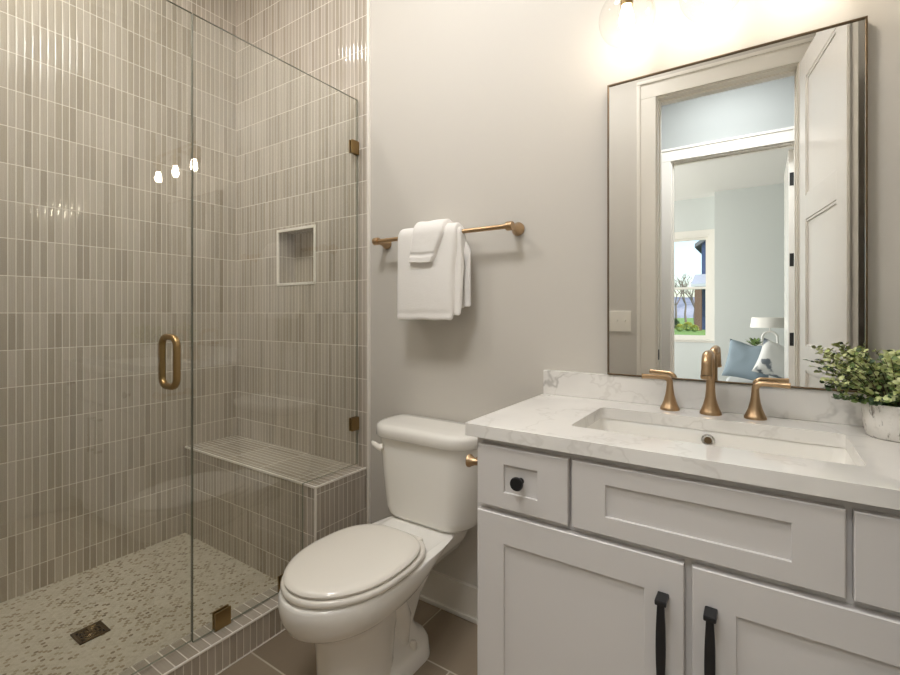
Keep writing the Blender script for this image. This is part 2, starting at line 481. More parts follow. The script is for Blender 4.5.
def casing(name, x0, x1, z1, y, s, label, w=.095, th=.018, jamb=None):
    bm = B()
    ya, yb = (y, y+s*th) if s > 0 else (y+s*th, y)
    box(bm, x0-w, x0+.004, ya, yb, 0, z1-.0045, .002); box(bm, x1-.004, x1+w, ya, yb, 0, z1-.0045, .002)
    box(bm, x0-w, x1+w, ya, yb, z1-.004, z1+w, .003)
    # outer back-band bead
    y2a, y2b = (y, y+s*(th+.008)) if s > 0 else (y+s*(th+.008), y)
    box(bm, x0-w-.006, x0-w+.014, y2a, y2b, 0, z1+w-.0145, .003); box(bm, x1+w-.014, x1+w+.006, y2a, y2b, 0, z1+w-.0145, .003)
    box(bm, x0-w-.006, x1+w+.006, y2a, y2b, z1+w-.014, z1+w+.006, .003)
    if jamb:
        j0, j1 = jamb[0]+.001, jamb[1]-.001
        box(bm, x0+.0002, x0+.012, j0, j1, 0, z1-.0122); box(bm, x1-.012, x1-.0002, j0, j1, 0, z1-.0122); box(bm, x0+.0002, x1-.0002, j0, j1, z1-.012, z1-.0002)
        ym = (j0+j1)/2
        for q in ((x0+.012, x0+.019), (x1-.019, x1-.012)): box(bm, q[0], q[1], ym-.015, ym+.015, 0, z1-.0225)
        box(bm, x0+.0125, x1-.0125, ym-.0145, ym+.0145, z1-.022, z1-.0121)
    return struct(name, bm, M['trim'], label, 'door trim')
casing('trim_1', DX0, DX1, DZ, YF, 1, 'cream casing around the bathroom doorway, reflected in the mirror', jamb=(-.10, YF))
casing('trim_2', DX0, DX1, DZ, -.10, -1, 'casing on the hall side of the bathroom doorway')

# tile edge strip, baseboards
bm = B(); box(bm, XT-.001, XT+.009, YB-.012, YB+.002, 0, ZC, .002); struct('trim_3', bm, M['edge_trim'], 'slim white edge strip where shower tile meets painted wall', 'trim')
bm = B(); box(bm, XT+.009, -.596, YB-.014, YB+.001, 0, .125, .003); box(bm, XT+.009, -.596, YB-.026, YB-.013, 0, .018, .005)
struct('baseboard_back', bm, M['trim'], 'white baseboard on the wall behind the toilet', 'baseboard')
bm = B(); box(bm, -1.43, DX0-.10, YF-.001, YF+.014, 0, .125, .003); struct('baseboard_front', bm, M['trim'], 'white baseboard beside the bathroom doorway', 'baseboard')

# ------------------------------------------------------------------ shower: curb, bench, niche, drain
T = thing('shower_curb', 'low tiled curb under the shower glass, beside the taupe floor', 'shower curb', (-1.497, .75, 0))
bm = B(); box(bm, -1.555, XT, YF+.002, 1.209, 0, .1)
cb = obj('curb_body', bm, [M['tile_curb_face'], M['tile_curb_top']], T, smooth=None)
for p in cb.data.polygons: p.material_index = 1 if abs(p.normal.z) > .5 else 0
bm = B(); box(bm, XT-.005, XT+.002, YF+.002, 1.209, .095, .1025, .0025); obj('edge_strip', bm, M['edge_trim'], T)
bm = B(); box(bm, XT-.001, XT+.0035, YF+.002, 1.209, .0005, .0035); obj('caulk_line', bm, M['edge_trim'], T)

T = thing('shower_bench', 'built-in tiled shower bench below the wall niche', 'bench', (-1.94, 1.35, .028))
bx1 = -1.447
bm = B(); box(bm, XL+.001, bx1, 1.212, YB-.009, .001, .468)
bb = obj('bench_body', bm, [M['tile_back'], M['tile_bench_top'], M['tile_bench_end']], T, smooth=None)
for p in bb.data.polygons: p.material_index = 1 if abs(p.normal.z) > .5 else (2 if abs(p.normal.x) > .5 else 0)
bm = B(); box(bm, XL+.001, bx1+.002, 1.2090, 1.217, .4615, .4710, .002)
box(bm, bx1-.006, bx1+.002, 1.217, YB-.009, .4625, .4705, .002); box(bm, bx1-.0075, bx1+.0018, 1.2093, 1.217, .103, .4625, .002)
obj('edge_strip', bm, M['edge_trim'], T)

T = thing('shower_niche', 'square recessed niche with pale frame in the tiled shower wall', 'niche', (-1.93, 1.5, NZ0))
bm = B(); d = .092; y1 = YB+d
def quad(bm, *ps): bm.faces.new([bm.verts.new(p) for p in ps])
box(bm, NX0, NX1, y1, y1+.012, NZ0, NZ1)
box(bm, NX0, NX0+.004, ty, y1, NZ0, NZ1); box(bm, NX1-.004, NX1, ty, y1, NZ0, NZ1)
box(bm, NX0, NX1, ty, y1, NZ0, NZ0+.004); box(bm, NX0, NX1, ty, y1, NZ1-.004, NZ1)
obj('niche_lining', bm, M['tile_back'], T, smooth=None)
bm = B(); e = .009
for a in ((NX0-e/2, NX0+e, NZ0-e/2, NZ1+e/2), (NX1-e, NX1+e/2, NZ0-e/2, NZ1+e/2), (NX0, NX1, NZ0-e/2, NZ0+e), (NX0, NX1, NZ1-e, NZ1+e/2)):
    box(bm, a[0], a[1], ty-.004, ty+.006, a[2], a[3], .002)
obj('frame', bm, M['edge_trim'], T)

T = thing('shower_drain', 'square bronze drain grate in the mosaic shower floor', 'drain', (-1.953, .647, .028))
bm = B(); cx, cy, h = -1.953, .647, .045
box(bm, cx-h+.004, cx+h-.004, cy-h+.004, cy+h-.004, .0281, .0295); obj('drain_well', bm, M['rubber_dark'], T)
bm = B()
for a in ((-h, h, -h, -h+.011), (-h, h, h-.011, h), (-h, -h+.011, -h, h), (h-.011, h, -h, h)): box(bm, cx+a[0], cx+a[1], cy+a[2], cy+a[3], .0285, .0325, .001)
for rr in (.012, .023, .034):
    tube(bm, [(cx+rr*math.cos(2*PI*i/36), cy+rr*math.sin(2*PI*i/36), .0312) for i in range(36)], .0022, 6, closed=True)
for k in range(8):
    a = 2*PI*k/8+.2; tube(bm, [(cx+.006*math.cos(a), cy+.006*math.sin(a), .0308), (cx+.040*math.cos(a+.5), cy+.040*math.sin(a+.5), .0308)], .0021, 6)
lathe(bm, [(0, .0285), (.007, .0285), (.007, .0325), (0, .0325)], (cx, cy, 0), n=16)
obj('grate', bm, M['bronze_dark'], T)

# ------------------------------------------------------------------ shower glass
GX, gt = -1.5, .008
def pane(name, outline, parent):
    """outline: (y, z) points of a sheet of glass standing in the plane x = GX"""
    bm = B()
    loft(bm, [[(GX-gt/2, y, z) for y, z in outline], [(GX+gt/2, y, z) for y, z in outline]])
    o = obj(name, bm, [M['glass'], M['glass_edge']], parent, smooth=None)
    for p in o.data.polygons: p.material_index = 0 if abs(p.normal.x) > .9 else 1
    return o
def clamp(parent, y0, y1, z0, z1):
    bm = B()
    box(bm, GX-gt/2-.0065, GX-gt/2-.0002, y0, y1, z0, z1, .0015); box(bm, GX+gt/2+.0002, GX+gt/2+.0065, y0, y1, z0, z1, .0015)
    return obj('clamp', bm, M['bronze'], parent)
T = thing('shower_screen', 'fixed clear shower glass panel standing on the curb beside the toilet', 'glass panel', (GX, 1.13, .102))
pane('glass_pane', [(.767, .104), (1.193, .104), (1.193, .478), (1.488, .478), (1.488, 2.1), (.767, 2.1)], T)
clamp(T, .835, .890, .101, .160); clamp(T, 1.085, 1.137, .101, .160)
clamp(T, 1.447, 1.4915, 1.855, 1.913); clamp(T, 1.447, 1.4915, .630, .688)
T = thing('shower_door', 'clear glass shower door with bronze pull handle at its edge', 'shower door', (GX, .40, .11))
pane('glass_pane', [(.034, .112), (.763, .112), (.763, 2.1), (.034, 2.1)], T)
hy, z0, z1, q, rc = .697, .926, 1.077, .046, .030
loop = []
for sx, sz, a0 in ((1, 1, 0), (-1, 1, 90), (-1, -1, 180), (1, -1, 270)):
    cxx, czz = sx*(q-rc), (z1-rc if sz > 0 else z0+rc)
    loop += [(GX+cxx+rc*math.cos(R(a0+i*15)), hy, czz+rc*math.sin(R(a0+i*15))) for i in range(7)]
bm = B(); tube(bm, loop, .0098, 14, closed=True, sq=.8)
hd = obj('handle', bm, M['bronze'], T); hd['label'] = 'bronze loop pull handle'
for z in (.45, 1.75):
    bm = B()
    box(bm, GX-.02, GX+.02, YF+.001, YF+.006, z-.045, z+.045, .001)
    box(bm, GX-.0115, GX-gt/2-.0002, YF+.004, .095, z-.045, z+.045, .001); box(bm, GX+gt/2+.0002, GX+.0115, YF+.004, .095, z-.045, z+.045, .001)
    obj('hinge', bm, M['bronze'], T)

# ------------------------------------------------------------------ vanity
CX = -.117
T = thing('vanity_cabinet', 'light grey shaker vanity cabinet below the quartz countertop', 'vanity', (CX, 1.25, 0))
VX0, VX1 = -.594, .360
bm = B()
box(bm, VX0, VX0+.018, 1.008, YB-.003, .10, .844); box(bm, VX1-.018, VX1, 1.008, YB-.003, .10, .844)
box(bm, VX0+.018, VX1-.018, 1.03, YB-.022, .10, .118); box(bm, VX0+.018, VX1-.018, YB-.015, YB-.003, .10, .844)
for a in ((VX0+.018, -.56), (-.373, -.324), (.094, .145), (.335, VX1-.018)): box(bm, a[0], a[1], 1.0085, 1.027, .69, .81)
for a in ((VX0+.018, -.56), (-.142, -.092), (.335, VX1-.018)): box(bm, a[0], a[1], 1.0085, 1.027, .14, .645)
for a in ((.81, .844), (.645, .69), (.101, .14)): box(bm, VX0+.018, VX1-.018, 1.0085, 1.027, a[0], a[1])
box(bm, VX0+.002, VX1-.002, 1.07, YB-.003, 0.0005, .10)
obj('cabinet_body', bm, M['cab'], T)
def shaker(x0, x1, z0, z1, yf, st, rl, rec=.006, th=.019):
    bm = B(); yb = yf+th; b = .0018
    def rect(y, a, c): return [(x0+a, y, z0+c), (x1-a, y, z0+c), (x1-a, y, z1-c), (x0+a, y, z1-c)]
    L = [rect(yb, 0, 0), rect(yf+b, 0, 0), rect(yf, b, b), rect(yf, st-.001, rl-.001), rect(yf+.001, st, rl), rect(yf+rec, st, rl)]
    loft(bm, L); return bm
YD = .988
dr = [(-.582, -.353), (-.344, .114), (.124, .350)]
for k, (a, b) in enumerate(dr):
    d = obj('drawer', shaker(a, b, .683, .829, YD, .072, .040), M['cab'], T, smooth=25)
    if k != 1:
        kx = (a+b)/2
        bm = B(); lathe(bm, [(.0075, 0), (.0075, -.003), (.0055, -.006), (.0055, -.014), (.012, -.018), (.0155, -.022), (.0160, -.026), (.0145, -.0295), (0, -.0305)], (kx, YD+.006, .757), 'Y', 28)
        kb = obj('knob', bm, M['black'], d); kb['label'] = 'black round knob'
def pull(x, zt, parent):
    bm = B(); zb = zt-.175; yo = YD-.030
    zs = [zb+.004+(zt-zb-.008)*i/12 for i in range(13)]
    loops = []
    for i, z in enumerate(zs):
        f = math.sin(PI*i/12); w = .0058+.0030*f; t = .0042
        loops.append([(x-w, yo-t*.6, z), (x-w*.6, yo-t, z), (x+w*.6, yo-t, z), (x+w, yo-t*.6, z), (x+w, yo+t, z), (x-w, yo+t, z)])
    loft(bm, loops)
    for z, s in ((zt, -1), (zb, 1)):
        box(bm, x-.0105, x+.0105, yo-.0055, YD+.0005, min(z, z+s*.010), max(z, z+s*.010), .0022)
    o = obj('pull', bm, M['black'], parent); o['label'] = 'black tapered bar pull'
for a, b, px in ((-.582, -.124, -.160), (-.110, .350, -.078)):
    d = obj('door', shaker(a, b, .118, .668, YD, .072, .069), M['cab'], T, smooth=25)
    pull(px, .603, d)

# countertop with rectangular cut-out, backsplash
def rrect(x0, x1, y0, y1, r, n=6):
    P = []
    for cx_, cy_, a0 in ((x1-r, y1-r, 0), (x0+r, y1-r, 90), (x0+r, y0+r, 180), (x1-r, y0+r, 270)):
        P += [(cx_+r*math.cos(R(a0+90*i/n)), cy_+r*math.sin(R(a0+90*i/n))) for i in range(n+1)]
    return P
SX0, SX1, SY0, SY1 = -.386, .155, 1.095, 1.365
CT = .877
T = thing('countertop', 'white veined quartz countertop on the grey vanity', 'countertop', (CX, 1.24, .846))
bm = B()
def plate_with_hole(bm, outer, inner, zt, zb):
    def ring(P, z):
        vsx = [bm.verts.new((x, y, z)) for x, y in P]
        return vsx, [bm.edges.new((vsx[i], vsx[(i+1) % len(vsx)])) for i in range(len(vsx))]
    for z in (zt, zb):
        o_, e1 = ring(outer, z); i_, e2 = ring(inner, z)
        bmesh.ops.triangle_fill(bm, use_beauty=True, use_dissolve=False, edges=e1+e2)
        if z == zt: ot, it = o_, i_
        else: ob, ib = o_, i_
    for A, Bq in ((ot, ob), (it, ib)):
        n = len(A)
        for i in range(n): bm.faces.new((A[i], A[(i+1) % n], Bq[(i+1) % n], Bq[i]))
plate_with_hole(bm, rrect(-.614, .380, .979, YB-.001, .004, 3), rrect(SX0, SX1, SY0, SY1, .018), CT, CT-.031)
obj('slab', bm, M['quartz'], T, smooth=30, mods=[('BEVEL', {'width': .0018, 'segments': 2, 'limit_method': 'ANGLE', 'angle_limit': R(50)})])
bm = B(); box(bm, -.614, .380, YB-.021, YB-.0005, CT+.0002, .957, .0018); obj('backsplash', bm, M['quartz'], T)

T = thing('sink', 'white rectangular undermount sink set in the quartz countertop', 'sink', (CX, 1.23, .70))
bm = B(); loops = []
for z, ins, rd in ((.8455, -.022, .03), (.8455, -.003, .02), (.835, -.001, .022), (.78, .006, .03), (.735, .016, .04), (.722, .030, .05), (.716, .055, .05), (.712, .10, .03)):
    loops.append([(x, y, z) for x, y in rrect(SX0+ins, SX1-ins, SY0+ins, SY1-ins, rd, 6)])
low = []
for z, ins, rd in ((.70, .10, .03), (.705, .0, .05), (.83, -.022, .03)):
    low.append([(x, y, z) for x, y in rrect(SX0+ins, SX1-ins, SY0+ins, SY1-ins, rd, 6)])
loft(bm, loops+low+[loops[0]], False, False)
bmesh.ops.remove_doubles(bm, verts=bm.verts, dist=1e-6)
bm.faces.new([v for v in bm.verts if abs(v.co.z-.712) < 1e-6])
obj('basin', bm, M['porcelain'], T, smooth=50)
oy = 1.3635
bm = B(); lathe(bm, [(.0, .002), (.0085, .002), (.0095, -.003), (.0125, -.0045), (.0155, -.003), (.0160, .001)], (-.115, oy, .822), 'Y', 28, cap=False)
ov = obj('overflow_ring', bm, M['chrome'], T); ov['label'] = 'chrome overflow ring'
bm = B(); lathe(bm, [(0, -.0012), (.0088, -.0012)], (-.115, oy, .822), 'Y', 24, cap=False); obj('overflow_hole', bm, M['frame_metal'], ov)
bm = B(); lathe(bm, [(.030, .7122), (.030, .715), (.024, .7165), (.023, .713), (.018, .714), (.017, .7185), (0, .72)], (-.115, 1.25, 0), n=32); obj('drain', bm, M['brass'], T)

# faucet
T = thing('faucet', 'brushed bronze widespread faucet with two lever handles behind the sink', 'faucet', (-.115, 1.435, CT))
bm = B(); fx, fy = -.115, 1.435
lathe(bm, [(0, CT+.0003), (.0265, CT+.0003), (.0265, CT+.005), (.0245, CT+.009), (.0228, CT+.012), (.0172, CT+.028), (.0132, CT+.045), (.0112, CT+.065), (.0106, CT+.090), (.0106, CT+.118)], (fx, fy, 0), n=36)
path = [(fx, fy, CT+.112), (fx, fy, CT+.135)]
path += arc(lambda a: (fx, fy-.042+.042*math.cos(a), CT+.135+.030*math.sin(a)), .15, PI/2, 7)
path += [(fx, fy-.062, CT+.165), (fx, fy-.080, CT+.165)]
path += arc(lambda a: (fx, fy-.080-.030*math.sin(a), CT+.135+.030*math.cos(a)), .25, PI/2, 6)
path += [(fx, fy-.112, CT+.125), (fx, fy-.113, CT+.117)]
rad = [.0106]*2+[.0110]*8+[.0115]*2+[.0120]*7
rad = rad[:len(path)]+[.0126]*(len(path)-len(rad))
tube(bm, path, rad, 20)
sp = obj('spout', bm, M['brass'], T, smooth=50)
bm = B(); lathe(bm, [(.0132, CT+.117), (.0137, CT+.112), (.0125, CT+.108), (.0100, CT+.107), (0, CT+.110)], (fx, fy-.113, 0), n=24); obj('aerator', bm, M['brass'], sp)
bm = B(); tube(bm, [(fx, fy+.022, CT+.0005), (fx, fy+.022, CT+.06)], .0025, 8); sphere(bm, (fx, fy+.022, CT+.063), .006, 12, 8); obj('lift_rod', bm, M['brass'], T)
def handle(hx, s, dy):
    bm = B(); hy_ = 1.437
    lathe(bm, [(0, CT+.0003), (.0255, CT+.0003), (.0255, CT+.004), (.0240, CT+.008), (.0220, CT+.011), (.0160, CT+.026), (.0117, CT+.043), (.0096, CT+.058), (.0088, CT+.068)], (hx, hy_, 0), n=32)
    d = Vector((s, dy, 0)).normalized(); p0 = Vector((hx, hy_, CT+.066))
    pts = [p0, p0+Vector((0, 0, .010))]
    pts += [p0+d*(.016*(1-math.cos(a)))+Vector((0, 0, .010+.015*math.sin(a))) for a in (.3, .6, .9, 1.2, 1.5)]
    pts += [p0+d*.030+Vector((0, 0, .0253)), p0+d*.055+Vector((0, 0, .0255)), p0+d*.074+Vector((0, 0, .0257))]
    tube(bm, pts, [.0087, .0086, .0084, .0080, .0076, .0072, .0068, .0064, .0064, .0072], 16, sq=.85)
    return obj('handle', bm, M['brass'], T, smooth=50)
handle(-.216, -1, -.30); handle(-.014, 1, -.12)

# paper holder on the vanity's left side
T = thing('toilet_paper_holder', 'bronze toilet paper holder post on the left side of the vanity', 'paper holder', (VX0, 1.06, .757))
for y in (1.055, 1.20):
    bm = B(); lathe(bm, [(.017, -.0005), (.017, -.005), (.010, -.010), (.0075, -.020), (.0090, -.034), (.0140, -.046), (.0170, -.050), (.0172, -.054), (.012, -.0565), (.0115, -.055), (.006, -.055), (0, -.057)], (VX0, y, .757), 'X', 28)
    obj('post', bm, M['brass'], T)
bm = B(); tube(bm, [(VX0-.040, 1.062, .757), (VX0-.040, 1.193, .757)], .0065, 14); obj('roller', bm, M['brass'], T)

# ------------------------------------------------------------------ mirror
T = thing('wall_mirror', 'large rectangular mirror in a slim bronze frame above the sink', 'mirror', (-.0975, YB, .96))
MX0, MX1, MZ0, MZ1 = -.400, .210, .9585, 1.860
md, fw = .026, .004
bm = B()
for a in ((MX0, MX0+fw, MZ0, MZ1), (MX1-fw, MX1, MZ0, MZ1), (MX0, MX1, MZ0, MZ0+fw), (MX0, MX1, MZ1-fw, MZ1)):
    box(bm, a[0], a[1], YB-md, YB-.0005, a[2], a[3], .0006, 1)
obj('frame', bm, M['frame_metal'], T)
bm = B(); box(bm, MX0+fw*.8, MX1-fw*.8, YB-.021, YB-.002, MZ0+fw*.8, MZ1-fw*.8); obj('mirror_glass', bm, M['mirror'], T, smooth=None)

# ------------------------------------------------------------------ vanity light
T = thing('vanity_light', 'three-globe bronze vanity light on the wall above the mirror', 'wall light', (-.108, YB, 2.09))
bm = B(); lathe(bm, [(0, -.001), (.062, -.001), (.062, -.014), (.055, -.020), (.0, -.020)], (-.108, YB, 2.115), 'Y', 40); obj('backplate', bm, M['bronze'], T)
LY = YB-.125
bm = B(); tube(bm, [(-.108, YB-.018, 2.115), (-.108, LY, 2.115)], .010, 14); tube(bm, [(-.108-.235, LY, 2.115), (-.108+.235, LY, 2.115)], .0085, 14); obj('bar', bm, M['bronze'], T)
for k in (-1, 0, 1):
    lx = -.108+k*.211
    bm = B(); lathe(bm, [(0, 2.112), (.010, 2.112), (.010, 2.085), (.026, 2.078), (.030, 2.070), (.030, 2.050), (.0185, 2.046), (.0165, 2.022), (0, 2.022)], (lx, LY, 0), n=28); obj('socket', bm, M['bronze'], T)
    bm = B()
    prof = [(.030, 2.057)] + [(.0755*math.sin(a), 1.988+.0755*math.cos(a)) for a in [.42+(PI-.42)*i/22 for i in range(23)]]
    lathe(bm, prof, (lx, LY, 0), n=40, cap=False)
    obj('globe', bm, M['globe_glass'], T, smooth=80)
    bm = B()
    lathe(bm, [(.0, 2.024), (.012, 2.024), (.013, 2.014), (.017, 2.000), (.020, 1.985), (.020, 1.974), (.015, 1.962), (.008, 1.956), (0, 1.955)], (lx, LY, 0), n=20)
    obj('bulb', bm, M['bulb'], T, smooth=80)

# ------------------------------------------------------------------ towel bar and towels
TBY, TBZ = 1.432, 1.448
T = thing('towel_bar', 'brushed bronze towel bar on the wall above the toilet', 'towel bar', (-1.01, YB, TBZ))
bm = B(); tube(bm, [(-1.340, TBY, TBZ), (-.706, TBY, TBZ)], .0085, 16); obj('rail', bm, M['brass'], T)
for x in (-1.331, -.716):
    s = -1 if x < -1 else 1
    bm = B(); lathe(bm, [(.024, -.0005), (.024, -.006), (.021, -.011), (.013, -.030), (.0105, -.048), (.0105, -.060)], (x, YB, TBZ-.001), 'Y', 28)
    lathe(bm, [(0, -.012), (.0145, -.012), (.0158, -.008), (.0158, .008), (.0145, .012), (0, .012)], (x, TBY, TBZ), 'X', 24)
    obj('post', bm, M['brass'], T)

def drape(bm, xl, xr, ri, ro, zf, zb, cy, cz, amp=.004, seed=0., nx=22, hem=0, flop=0.0):
    """a folded cloth hung over a bar: closed section swept along x. xl/xr: functions of s in 0..1 (front hem .. back hem)"""
    def path(r, n1=26, n2=9):
        P = []
        for i in range(n1): P.append((cy-r, zf+(cz-zf)*(i/n1)**1.0))
        for i in range(n2+1):
            a = PI-PI*i/n2; P.append((cy+r*math.cos(a), cz+r*math.sin(a)))
        for i in range(1, n1+1): P.append((cy+r, cz-(cz-zb)*i/n1))
        return P
    po, pi_ = path(ro), path(ri); m = len(po)
    loops = []
    for k in range(nx+1):
        f = k/nx
        e = min(1.0, math.sin(PI*min(max(f, .0), 1.0))*6+.35)
        L = []
        for side, P in ((0, po), (1, list(reversed(pi_)))):
            for i, (y, z) in enumerate(P):
                s = (i if side == 0 else m-1-i)/(m-1)
                x = xl(s)+(xr(s)-xl(s))*f
                hang = max(0.0, (cz-z)/.33)
                nv = noise.noise(Vector((x*14+seed, s*3, seed)))*amp*(.3+hang) + noise.noise(Vector((x*45, z*22, seed)))*.0012
                yo = y; zo = z + noise.noise(Vector((x*18, seed+3, .5)))*.003
                if side == 0:
                    mid = (po[i][0]+pi_[i][0])/2, (po[i][1]+pi_[i][1])/2
                    yo = mid[0]+(y-mid[0])*e; zo += (mid[1]-z)*(1-e)
                    if hem and i < 26:
                        d_ = z-zf
                        if .022 < d_ < .036: yo += .0028
                sgn = -1 if s < .5 else .4
                lim = cy-ro-.004
                L.append((x, yo+sgn*abs(nv)*(.8 if s < .5 else .5), zo))
        loops.append(L)
    loft(bm, loops)
k0 = lambda v: (lambda s: v)
def ease(a, b): return lambda s: a+(b-a)*min(1, max(0, s))
bm = B()
drape(bm, lambda s: -1.196+.006*s, lambda s: -.928-.004*s+.020*max(0.0, min(1.0, (s-.22)/.18))*max(0.0, min(1.0, (.85-s)/.15)), .021, .037, 1.124, 1.165, TBY, TBZ, .003, 1.3, hem=1)
drape(bm, lambda s: -1.17, lambda s: -.899-.003*s, .0140, .0210, 1.142, 1.17, TBY, TBZ, .002, 4.1)
drape(bm, lambda s: -1.16, lambda s: -.915 if s < .56 else (-.915+.044*min(1, (s-.56)/.12)), .0108, .0135, 1.20, 1.172, TBY, TBZ, .0015, 7.7)
o = obj('bath_towel', bm, M['terry'], None, smooth=70, origin=(-1.05, TBY, TBZ), mods=[('SUBSURF', {'levels': 1, 'render_levels': 1})])
tag(o, 'large white bath towel folded over the bronze towel bar', 'towel')
bm = B()
drape(bm, lambda s: -1.126+.020*min(1, s/.45), lambda s: -1.012+.055*min(1, s/.45), .0410, .0515, 1.338, 1.34, TBY, TBZ+.004, .0015, 9.2, nx=14, hem=1)
o = obj('hand_towel', bm, M['terry'], None, smooth=70, origin=(-1.05, TBY, TBZ+.05), mods=[('SUBSURF', {'levels': 1, 'render_levels': 1})])
tag(o, 'small white hand towel draped over the larger bath towel', 'towel')

# ------------------------------------------------------------------ toilet
TX, TY = -1.02, 1.49
T = thing('toilet', 'white two-piece toilet with closed elongated lid beside the vanity', 'toilet', (TX, TY, 0))
def egg(yc, lf, lb, w, n=48, pb=.8, pf=1.0):
    L = []
    for i in range(n):
        a = 2*PI*i/n; c, s = math.cos(a), math.sin(a)
        p = pb if s > 0 else pf
        x = w*math.copysign(abs(c)**p, c)
        y = (lb if s > 0 else lf)*math.copysign(abs(s)**p, s)
        L.append((TX+x, TY+yc+y))
    return L
def ring(z, *a, **k): return [(x, y, z) for x, y in egg(*a, **k)]
bm = B()
loft(bm, [ring(.0005, -.475, .150, .125, .096), ring(.02, -.475, .146, .12, .092), ring(.08, -.475, .138, .115, .087), ring(.16, -.478, .138, .13, .087),
          ring(.232, -.480, .144, .16, .091), ring(.256, -.483, .160, .19, .103), ring(.276, -.486, .194, .225, .128), ring(.298, -.489, .220, .26, .151),
          ring(.325, -.490, .232, .29, .166, pb=.75), ring(.350, -.490, .235, .33, .170, pb=.7), ring(.374, -.490, .234, .40, .170, pb=.65), ring(.383, -.490, .229, .43, .166, pb=.6), ring(.3850, -.490, .215, .43, .157, pb=.6)])
# deck under the tank
loft(bm, [[(TX+x, TY+y, z) for x, y in rrect(-w, w, y0, -.02, .035, 5)] for z, w, y0 in ((.285, .09, -.30), (.325, .115, -.32), (.36, .132, -.34), (.380, .135, -.34), (.3875, .130, -.335))])
# trap and foot
loft(bm, [[(TX+x, TY+y, z) for x, y in rrect(-w, w, y0, y1, r, 6)] for z, w, y0, y1, r in ((.0005, .100, -.46, -.190, .075), (.050, .096, -.46, -.195, .075), (.066, .084, -.46, -.205, .065), (.076, .062, -.46, -.225, .05), (.12, .054, -.46, -.245, .045), (.20, .058, -.46, -.20, .045), (.28, .075, -.46, -.14, .05), (.33, .09, -.46, -.10, .05))])
# trapway bulge on both sides
for s in (1, -1):
    tube(bm, [(TX+s*.045, TY-.42, .29), (TX+s*.050, TY-.37, .24), (TX+s*.044, TY-.33, .165), (TX+s*.034, TY-.32, .10), (TX+s*.030, TY-.32, .05)], [.04, .042, .038, .034, .034], 16)
obj('bowl', bm, M['porcelain'], T, smooth=60)
for s in (1, -1):
    bm = B(); lathe(bm, [(.0125, .060), (.0125, .074), (.010, .082), (.005, .0855), (0, .086)], (TX+s*.080, TY-.305, 0), n=18); obj('bolt_cap', bm, M['seat_plastic'], T)
def lidring(z, g, back=.235): return [(x, y, z) for x, y in egg(-.492, .225-g, back-g, .174-g, pb=.72, n=64)]
bm = B()
loft(bm, [lidring(.3862, .010), lidring(.3885, .004), lidring(.395, .001), lidring(.403, .003), lidring(.4065, .009)])
obj('seat_ring', bm, M['seat_plastic'], T, smooth=50)
bm = B()
loft(bm, [lidring(.4085, 0.016, .214), lidring(.4105, 0.010, .214), lidring(.416, 0.008, .214), lidring(.421, 0.011, .214), lidring(.4255, 0.020, .214), lidring(.428, .035, .208), lidring(.4295, .08, .208), lidring(.430, .13, .208)])
obj('lid', bm, M['seat_plastic'], T, smooth=50)
for s in (1, -1):
    bm = B(); box(bm, TX+s*.075-.020, TX+s*.075+.020, TY-.300, TY-.268, .386, .410, .007, 3)
    obj('hinge', bm, M['seat_plastic'], T)
def tankring(z, w, yf, yb, bow, r=.08, n=9):
    # front corners of radius r, small back corners
    P = []
    for cx_, cy_, rr, a0 in ((w-.03, yb-.03, .03, 0), (-w+.03, yb-.03, .03, 90), (-w+r, yf+r, r, 180), (w-r, yf+r, r, 270)):
        P += [(cx_+rr*math.cos(R(a0+90*i/n)), cy_+rr*math.sin(R(a0+90*i/n))) for i in range(n+1)]
    L = []
    for x, y in P:
        if y < (yf+yb)/2: y -= bow*(1-(x/w)**2)
        L.append((TX+x, TY+y, z))
    return L
bm = B()
loft(bm, [tankring(.3880, .150, -.140, -.035, .02, .06), tankring(.392, .172, -.158, -.022, .02, .07), tankring(.405, .186, -.167, -.015, .022, .075), tankring(.43, .194, -.172, -.012, .023),
          tankring(.55, .206, -.177, -.010, .024), tankring(.684, .217, -.180, -.009, .025), tankring(.689, .215, -.179, -.009, .025)])
obj('tank', bm, M['porcelain'], T, smooth=50)
bm = B()
loft(bm, [tankring(.6875, .216, -.179, -.010, .025), tankring(.6885, .225, -.190, -.005, .026), tankring(.693, .229, -.194, -.003, .026, .085), tankring(.718, .228, -.193, -.003, .026, .085), tankring(.7275, .225, -.190, -.004, .025), tankring(.733, .217, -.182, -.006, .025), tankring(.7355, .203, -.168, -.009, .023, .07), tankring(.7362, .15, -.12, -.04, .02, .05)])
obj('tank_lid', bm, M['porcelain'], T, smooth=50)
bm = B(); lx, ly, lz = TX-.165, TY-.186, .650
sphere(bm, (lx, ly, lz), .0135, 16, 12, (1, 1, .95))
pts = [(lx+.010, ly-.008, lz-.006), (lx-.004, ly-.013, lz-.001), (lx-.024, ly-.012, lz+.005), (lx-.042, ly-.006, lz+.010)]
tube(bm, pts, [.0115, .0125, .0105, .0065], 14)
obj('flush_lever', bm, M['seat_plastic'], T, smooth=60)

